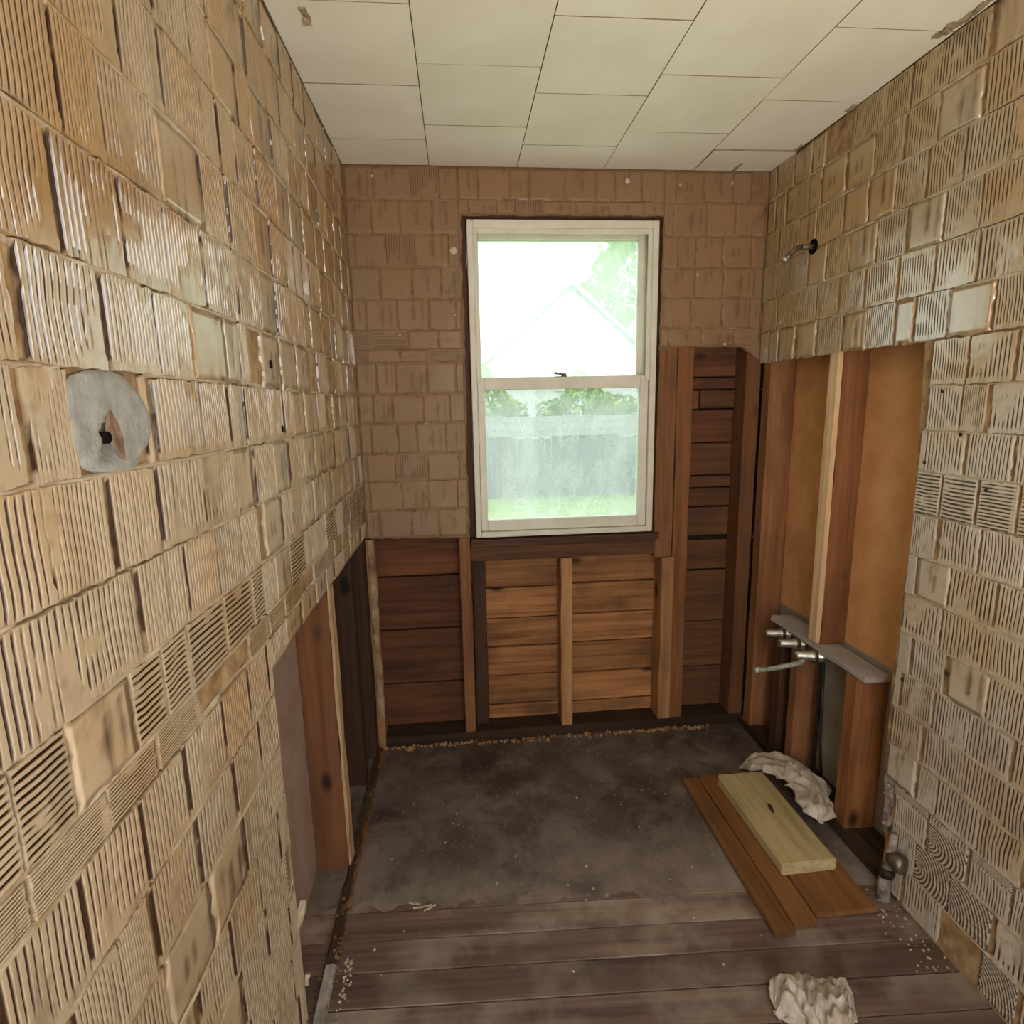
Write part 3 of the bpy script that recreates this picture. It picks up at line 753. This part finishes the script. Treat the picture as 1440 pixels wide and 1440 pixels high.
# bath valve
bv = empty('bath_valve', (W+.03, 1.77, .515)); tag(bv, 'old three handle bath valve with bare stems in the right opening', 'valve')
def rel(p): return Vector(p)-bv.location
ob('valve_body', tube_mesh('valve_body', [rel((W+.028, 1.655, .515)), rel((W+.028, 1.66, .515)), rel((W+.028, 1.70, .515)), rel((W+.028, 1.77, .515)), rel((W+.028, 1.85, .515)), rel((W+.028, 1.885, .515))], [.010, .017, .014, .018, .014, .017], M['brass'], 12), bv)
for y in (1.863, 1.774, 1.675):
    st = ob('valve_stem', tube_mesh('valve_stem', [rel((W+.04, y, .516)), rel((W+.012, y, .518)), rel((W+.010, y, .518)), rel((W-.018, y, .522)), rel((W-.02, y, .522)), rel((W-.070, y, .527)), rel((W-.072, y, .527))], [.019, .020, .018, .018, .0145, .0135, .009], M['chrome'], 14), bv)
    ob('stem_nut', tube_mesh('stem_nut', [rel((W-.004, y, .52)), rel((W-.003, y, .52)), rel((W-.016, y, .521)), rel((W-.017, y, .521))], [.014, .023, .023, .014], M['brass'], 6), st)
ob('spout_pipe', tube_mesh('spout_pipe', [rel((W+.028, 1.772, .515)), rel((W+.026, 1.772, .470)), rel((W+.015, 1.772, .452)), rel((W-.01, 1.772, .446)), rel((W-.09, 1.776, .432)), rel((W-.125, 1.778, .430)), rel((W-.127, 1.778, .430)), rel((W-.15, 1.78, .429))], [.010, .010, .010, .0095, .008, .008, .0105, .0105], M['verdigris'], 12), bv)
o = ob('supply_pipe', tube_mesh('supply_pipe', [(0, 0, 0), (0, 0, .44), (-.004, 0, .455), (-.006, 0, .462)], .0075, M['iron'], 10), None, (W+.05, 1.715, .0355)); tag(o, 'upright dark iron pipe rising from the sole plate to the bath valve', 'pipe', 'pipes under the bath valve')
o = ob('supply_pipe', tube_mesh('supply_pipe', [(0, 0, 0), (-.012, .008, .16), (-.020, .012, .455)], .005, M['iron'], 8), None, (W+.064, 1.684, .0355)); tag(o, 'thinner leaning dark pipe beside the upright one under the valve', 'pipe', 'pipes under the bath valve')

# floor pipe with valve, right foot of wall
fp = empty('floor_pipe', (1.472, 1.262, 0)); tag(fp, 'dirty stub pipe with round valve knob at foot of right wall', 'pipe')
ob('pipe', tube_mesh('pipe', [(0, 0, -.02), (0, .004, .05), (.004, .0, .11), (.008, -.004, .20)], [.017, .016, .012, .009], M['dirty'], 12), fp)
ob('knob', tube_mesh('knob', [(.012, -.045, .135), (.011, -.043, .135), (.008, -.03, .135), (.004, -.012, .135), (0, .0, .135)], [.012, .022, .026, .022, .012], M['brass'], 14), fp)
ob('union_nut', tube_mesh('union_nut', [(.001, .003, .07), (.001, .003, .072), (.002, .002, .095), (.002, .002, .097)], [.014, .021, .021, .014], M['iron'], 6), fp)
# broken plaster hanging at the wall's lower edge
for i, (y, z, a, b) in enumerate([(1.315, .255, .012, .05), (1.312, .19, .010, .03), (1.318, .30, .014, .03)]):
    board('broken_plaster', (W-.002, y-a, z-b), (W+.014, y+a, z+b), 2, M['dirty'], wr, jit=.004, seg=8)

# brown strips and lumber on the floor
for i, (x0, x1, lab) in enumerate([(1.113, 1.172, 'narrow brown floor board lying farthest from the right wall'), (1.176, 1.243, 'brown floor board half tucked under the edge of the pale lumber'), (1.247, 1.42, 'wide brown floor board lying flat beneath the pale lumber')]):
    o = board('loose_floor_board', (x0, 1.18+.02*i, .003), (x1, 1.795+.008*i, .020), 1, M['strip'], None, jit=.001)
    tag(o, lab, 'board', 'brown boards under the lumber')
lm_ = empty('lumber_board', (1.306, 1.548, .0205)); tag(lm_, 'pale treated lumber offcut with a dark knot lying on the floor', 'lumber')
lm_.rotation_euler = (0, 0, .012)
ob('plank', board_mesh('plank', (.165, .400, .038), 1, M['lumber'], 77, .0008, .005), lm_, (0, 0, .019))
kn = []
for k in range(18):
    a = 2*math.pi*k/18; r = 1+.12*math.sin(3*a)
    kn.append((math.cos(a)*.006*r+math.sin(a)*.004, math.sin(a)*.021*r))
v = [(x, y, .0387) for x, y in kn]+[(x*.3, y*.3, .0395) for x, y in kn]+[(x*1.1, y*1.1, .036) for x, y in kn]
f = [(i, (i+1) % 18, 18+(i+1) % 18, 18+i) for i in range(18)]+[tuple(18+i for i in range(18))]+[(i, (i+1) % 18, 36+(i+1) % 18, 36+i) for i in range(18)]
ob('knot', mesh_np('knot', v, f, M['iron']), lm_, (.010, .020, 0))

# rags
def rag(name, path, widths, zb, hgt, seed, label, edge_drop=.004):
    n, mth = 46, 22
    P = np.array(path, float); t = np.linspace(0, len(P)-1, n)
    px = np.interp(t, range(len(P)), P[:, 0]); py = np.interp(t, range(len(P)), P[:, 1]); zz = np.interp(t, range(len(P)), zb); wd = np.interp(t, range(len(P)), widths)
    for _ in range(3):
        px[1:-1] = (px[:-2]+2*px[1:-1]+px[2:])/4; py[1:-1] = (py[:-2]+2*py[1:-1]+py[2:])/4
    tx = np.gradient(px); ty = np.gradient(py); L = np.hypot(tx, ty)+1e-9; nx_, ny_ = -ty/L, tx/L
    s = np.linspace(-1, 1, mth)
    S, K = np.meshgrid(s, np.arange(n))
    e = 1+.35*(fbm(K*.22, S*0+seed, seed, 3)-.5)*2*np.abs(S)
    endf = np.clip(np.minimum(K, n-1-K)/4.0, .25, 1)
    off = S*wd[:, None]*e*endf
    off += (fbm(K*.18, S*2.5, seed+3, 2)-.5)*.02
    X = px[:, None]+nx_[:, None]*off; Y = py[:, None]+ny_[:, None]*off
    fold = np.abs(np.sin(S*5.2+2.6*(fbm(K*.12, S*.8, seed+4, 2)-.5)*4))
    cr = 1-np.abs(2*fbm(K*.35, S*3.2, seed+5, 3)-1)*2.2
    Zt = hgt*(.25+.55*fold*fbm(K*.2, S*2, seed+6, 2)*1.5+.55*np.clip(cr, 0, 1)*fbm(K*.15, S*1.5, seed+9, 2))
    Zt *= np.sqrt(np.clip(1-S**2*.92, 0, 1))*np.clip(np.minimum(K, n-1-K)/5.0, .15, 1)
    Z = zz[:, None]+Zt+.0015
    top = np.stack([X.ravel(), Y.ravel(), Z.ravel()], 1)
    me = mesh_np(name, top, grid_faces(mth, n), M['rag'], True)
    c = top.mean(0); c[2] = top[:, 2].min()
    me.transform(Matrix.Translation(-Vector(c)))
    o = ob(name, me, None, Vector(c)); md = o.modifiers.new('thickness', 'SOLIDIFY'); md.thickness = .0015; md.offset = 1
    tag(o, label, 'rag'); return o
rag('crumpled_rag', [(1.345, 1.84), (1.42, 1.80), (1.475, 1.73), (1.49, 1.64), (1.455, 1.55), (1.43, 1.475)], [.04, .065, .075, .065, .06, .04], [.012, .050, .060, .060, .060, .060], .050, 5,
    'dirty white rag crumpled over the lumber beside the studs')
rag('crumpled_rag', [(1.015, .995), (1.06, 1.01), (1.11, 1.0), (1.165, .985), (1.185, .97)], [.04, .06, .07, .06, .03], [.0, .001, .001, .001, .0], .06, 15,
    'dirty white rag lying alone on the front floor planks')

# crumbs
def crumbs(name, spots, mat, label, smin, smax, seed):
    rnd = random.Random(seed); v, f = [], []
    for (x, y, z) in spots:
        s = rnd.uniform(smin, smax); R_ = Matrix.Rotation(rnd.uniform(0, 6), 3, Vector((rnd.uniform(-1, 1), rnd.uniform(-1, 1), rnd.uniform(-1, 1))).normalized())
        b = len(v); k = [rnd.uniform(.5, 1.6), rnd.uniform(.4, 1), rnd.uniform(.4, .9)]
        for q in ((-1, -1, -1), (1, -1, -1), (1, 1, -1), (-1, 1, -1), (-1, -1, 1), (1, -1, 1), (1, 1, 1), (-1, 1, 1)):
            p = R_ @ Vector([q[i]*s*k[i]*rnd.uniform(.6, 1) for i in range(3)])
            v.append((x+p.x, y+p.y, z+s*.5+p.z))
        f += [tuple(b+i for i in q) for q in ((3, 2, 1, 0), (4, 5, 6, 7), (0, 1, 5, 4), (1, 2, 6, 5), (2, 3, 7, 6), (3, 0, 4, 7))]
    o = ob(name, mesh_np(name, v, f, mat)); tag(o, label, 'debris', kind='stuff'); return o
rnd = random.Random(3)
sp = []
for k in range(420):
    x = rnd.uniform(.02, 1.42); dens = float(fbm(np.array(x*5), np.array(2.2), 4, 2))
    if rnd.random() > dens*1.3: continue
    sp.append((x, D-.004-abs(rnd.gauss(0, .012)), .003))
crumbs('wood_crumbs', sp, M['crumb'], 'orange wood crumbs along the foot of the back wall', .002, .008, 5)
sp = [(rnd.gauss(.008, .010), rnd.choice((rnd.uniform(1.12, 1.42), rnd.uniform(1.12, D-.03))), .008) for k in range(130)]
crumbs('wood_crumbs', sp, M['crumb_brown'], 'brown crumbs scattered along the strip by the left opening', .0015, .006, 6)
sp = [(.035+abs(rnd.gauss(0, .012)), rnd.uniform(1.05, 1.24), .001) for k in range(60)]+[(rnd.uniform(1.40, 1.495), rnd.uniform(1.05, 1.30), .001) for k in range(60)]+[(rnd.uniform(.1, 1.1), rnd.uniform(1.1, 1.9), .003) for k in range(60)]
crumbs('plaster_crumbs', sp, M['crumb_pale'], 'pale plaster crumbs strewn over the floor', .001, .0042, 7)
for (x, y, a, L_, lab) in [(.215, 1.372, .1, .05, 'short splinter on the floor pointing at the left wall'), (.235, 1.366, .5, .035, 'tiny splinter crossing the front edge of the underlay'), (.19, 1.385, -.3, .03, 'smallest splinter nearest the left strip')]:
    o = ob('wood_splinter', board_mesh('wood_splinter', (L_, .004, .003), 0, M['crumb_pale'], 5, .001, .0008), None, (x, y, .0048)); o.rotation_euler = (0, 0, a)
    tag(o, lab, 'splinter', 'splinters on the floor')

# ------------------------------------------------------------------ outdoors
GZ = -.6
M['grass'] = plain('lawn_grass', (.13, .22, .06), (.26, .38, .12), 4, .9, .1, .3, 40)
lawn = box('lawn', (-30, D+.3, GZ-.1), (40, 60, GZ), M['grass']); tag(lawn, 'green lawn outside the window', 'lawn', kind='structure')
M['picket'] = wood('grey_fence_wood', 2, (.07, .08, .08), (.15, .165, .165), .8, .1)
M['band'] = wood('pale_fence_wood', 0, (.22, .23, .23), (.32, .33, .33), .8, .1)
fc = empty('wooden_fence', (2.4, 12.0, GZ)); tag(fc, 'grey picket fence with pale boards on top across the lawn', 'fence')
pk = board_mesh('picket', (.135, .022, 1.24), 2, M['picket'], 3, .002, .004, 3)
for k in range(52):
    o = ob('picket', pk, fc, (-3.7+k*.146, random.uniform(-.006, .006), .64+random.uniform(-.02, .02)))
for k, z in enumerate((1.36, 1.50, 1.64)):
    board('top_board', (-3.8, -.03, z-.066), (3.9, -.008, z+.066), 0, M['band'], fc, seg=6)
for k in range(5): board('post', (-3.7+k*1.8, .015, 0), (-3.6+k*1.8, .115, 1.72), 2, M['picket'], fc, seg=4)

M['leaf'] = plain('green_leaf', (.10, .20, .035), (.30, .44, .10), 3, .7, .3, 0)
M['bark'] = wood('tree_bark', 2, (.06, .045, .03), (.14, .10, .07), .9)
def tree(name, loc, rx, rz, zc, n, seed, label, trunk=.09, leaf=.13):
    rng = np.random.RandomState(seed); root = empty(name, loc); tag(root, label, 'tree', 'greenery behind the fence')
    v, f = [], []
    for k in range(n):
        d = rng.normal(size=3); d /= np.linalg.norm(d); r = rng.uniform(.55, 1)**.5*(1+.22*math.sin(5*d[0]+seed)+.18*math.sin(6*d[2]+2*d[1]))
        c = np.array([d[0]*rx*r, d[1]*rx*.8*r, zc+d[2]*rz*r]); a = rng.normal(size=3); a /= np.linalg.norm(a); b = np.cross(a, rng.normal(size=3)); b /= np.linalg.norm(b)
        s = leaf*rng.uniform(.6, 1.2); q = len(v)
        v += [c-a*s, c+b*s*.45, c+a*s, c-b*s*.45]; f.append((q, q+1, q+2, q+3))
    fo = ob('foliage', mesh_np('foliage', v, f, M['leaf']), root); fo['kind'] = 'stuff'
    ob('trunk', tube_mesh('trunk', [(0, 0, 0), (.03, 0, zc*.5), (0, .02, zc)], [trunk, trunk*.8, trunk*.5], M['bark'], 10), root)
tree('hedge_bush', (.9, 13.5, GZ), 1.05, 1.1, 1.55, 3200, 1, 'low green bush showing over the fence left of centre', .06, .10)
tree('hedge_bush', (3.3, 13.5, GZ), 1.05, 1.0, 1.60, 3000, 2, 'low green bush showing over the fence near the middle', .06, .10)
tree('leafy_tree', (-1.3, 17.6, GZ), 1.3, 2.0, 3.1, 4200, 3, 'pale leafy tree left of the gabled house', .12, .15)
tree('leafy_tree', (8.6, 24.0, GZ), 3.2, 3.6, 5.4, 4200, 4, 'tall tree standing behind the gabled house on the right', .2, .24)
M['siding'] = plain('white_house_siding', (.58, .59, .60), (.66, .67, .68), 3, .8, .2, .1)
M['roof'] = plain('pale_grey_shingles', (.30, .31, .33), (.42, .43, .45), 6, .9, .1, .2)
hs = empty('neighbour_house', (3.5, 16.2, GZ)); tag(hs, 'white gabled neighbour house behind the fence', 'house')
gv = [(-2.6, 0, 0), (2.6, 0, 0), (2.6, 0, 2.85), (0, 0, 5.05), (-2.6, 0, 2.85)]
v = gv+[(x, 5, z) for x, _, z in gv]
ob('wall', mesh_np('wall', v, [(0, 1, 2, 3, 4), (9, 8, 7, 6, 5)]+[(i, 5+i, 5+(i+1) % 5, (i+1) % 5) for i in range(5)], M['siding']), hs)
for s in (-1, 1):
    a = [(0, -.25, 5.20), (s*2.95, -.25, 2.70), (s*2.95, 5.2, 2.70), (0, 5.2, 5.20)]
    v = a+[(x, y, z-.12) for x, y, z in a]
    ob('roof_slope', mesh_np('roof_slope', v, [(0, 1, 2, 3), (7, 6, 5, 4), (0, 4, 5, 1), (1, 5, 6, 2), (2, 6, 7, 3), (3, 7, 4, 0)], M['roof']), hs)
box('window', (-.45, -.04, 2.3), (.45, .02, 3.4), M['white'], hs, .01)

# ------------------------------------------------------------------ unseen fill light, added behind the camera to brighten the ceiling
wk = empty('added_fill_light', (1.05, -.35, 0)); tag(wk, 'added fill light in a yellow housing on the floor behind the camera', 'fill light')
M['yellow'] = plain('fill_light_housing', (.65, .42, .03), (.75, .5, .05), 5, .5, .4, 0)
for sx in (-.13, .13): ob('stand_leg', tube_mesh('stand_leg', [(sx, -.10, .01), (sx, .10, .01)], .01, M['iron'], 8), wk); ob('stand_post', tube_mesh('stand_post', [(sx, 0, .01), (sx, 0, .28)], .01, M['iron'], 8), wk)
hd = empty('fill_head', (0, 0, .28), wk); hd.rotation_euler = (math.radians(FILL_TILT), 0, math.radians(8))
box('housing', (-.11, -.06, -.09), (.11, .02, .09), M['yellow'], hd, .012)
ld = bpy.data.lights.new('fill_area', 'AREA'); ld.shape = 'RECTANGLE'; ld.size = .2; ld.size_y = .15; ld.energy = FILL_W; ld.spread = math.radians(105); ld.color = (1.0, .93, .80)
lo2 = bpy.data.objects.new('fill_area', ld); COL.objects.link(lo2); lo2.parent = hd; lo2.location = (0, .03, 0); lo2.rotation_euler = (math.radians(90), 0, 0)
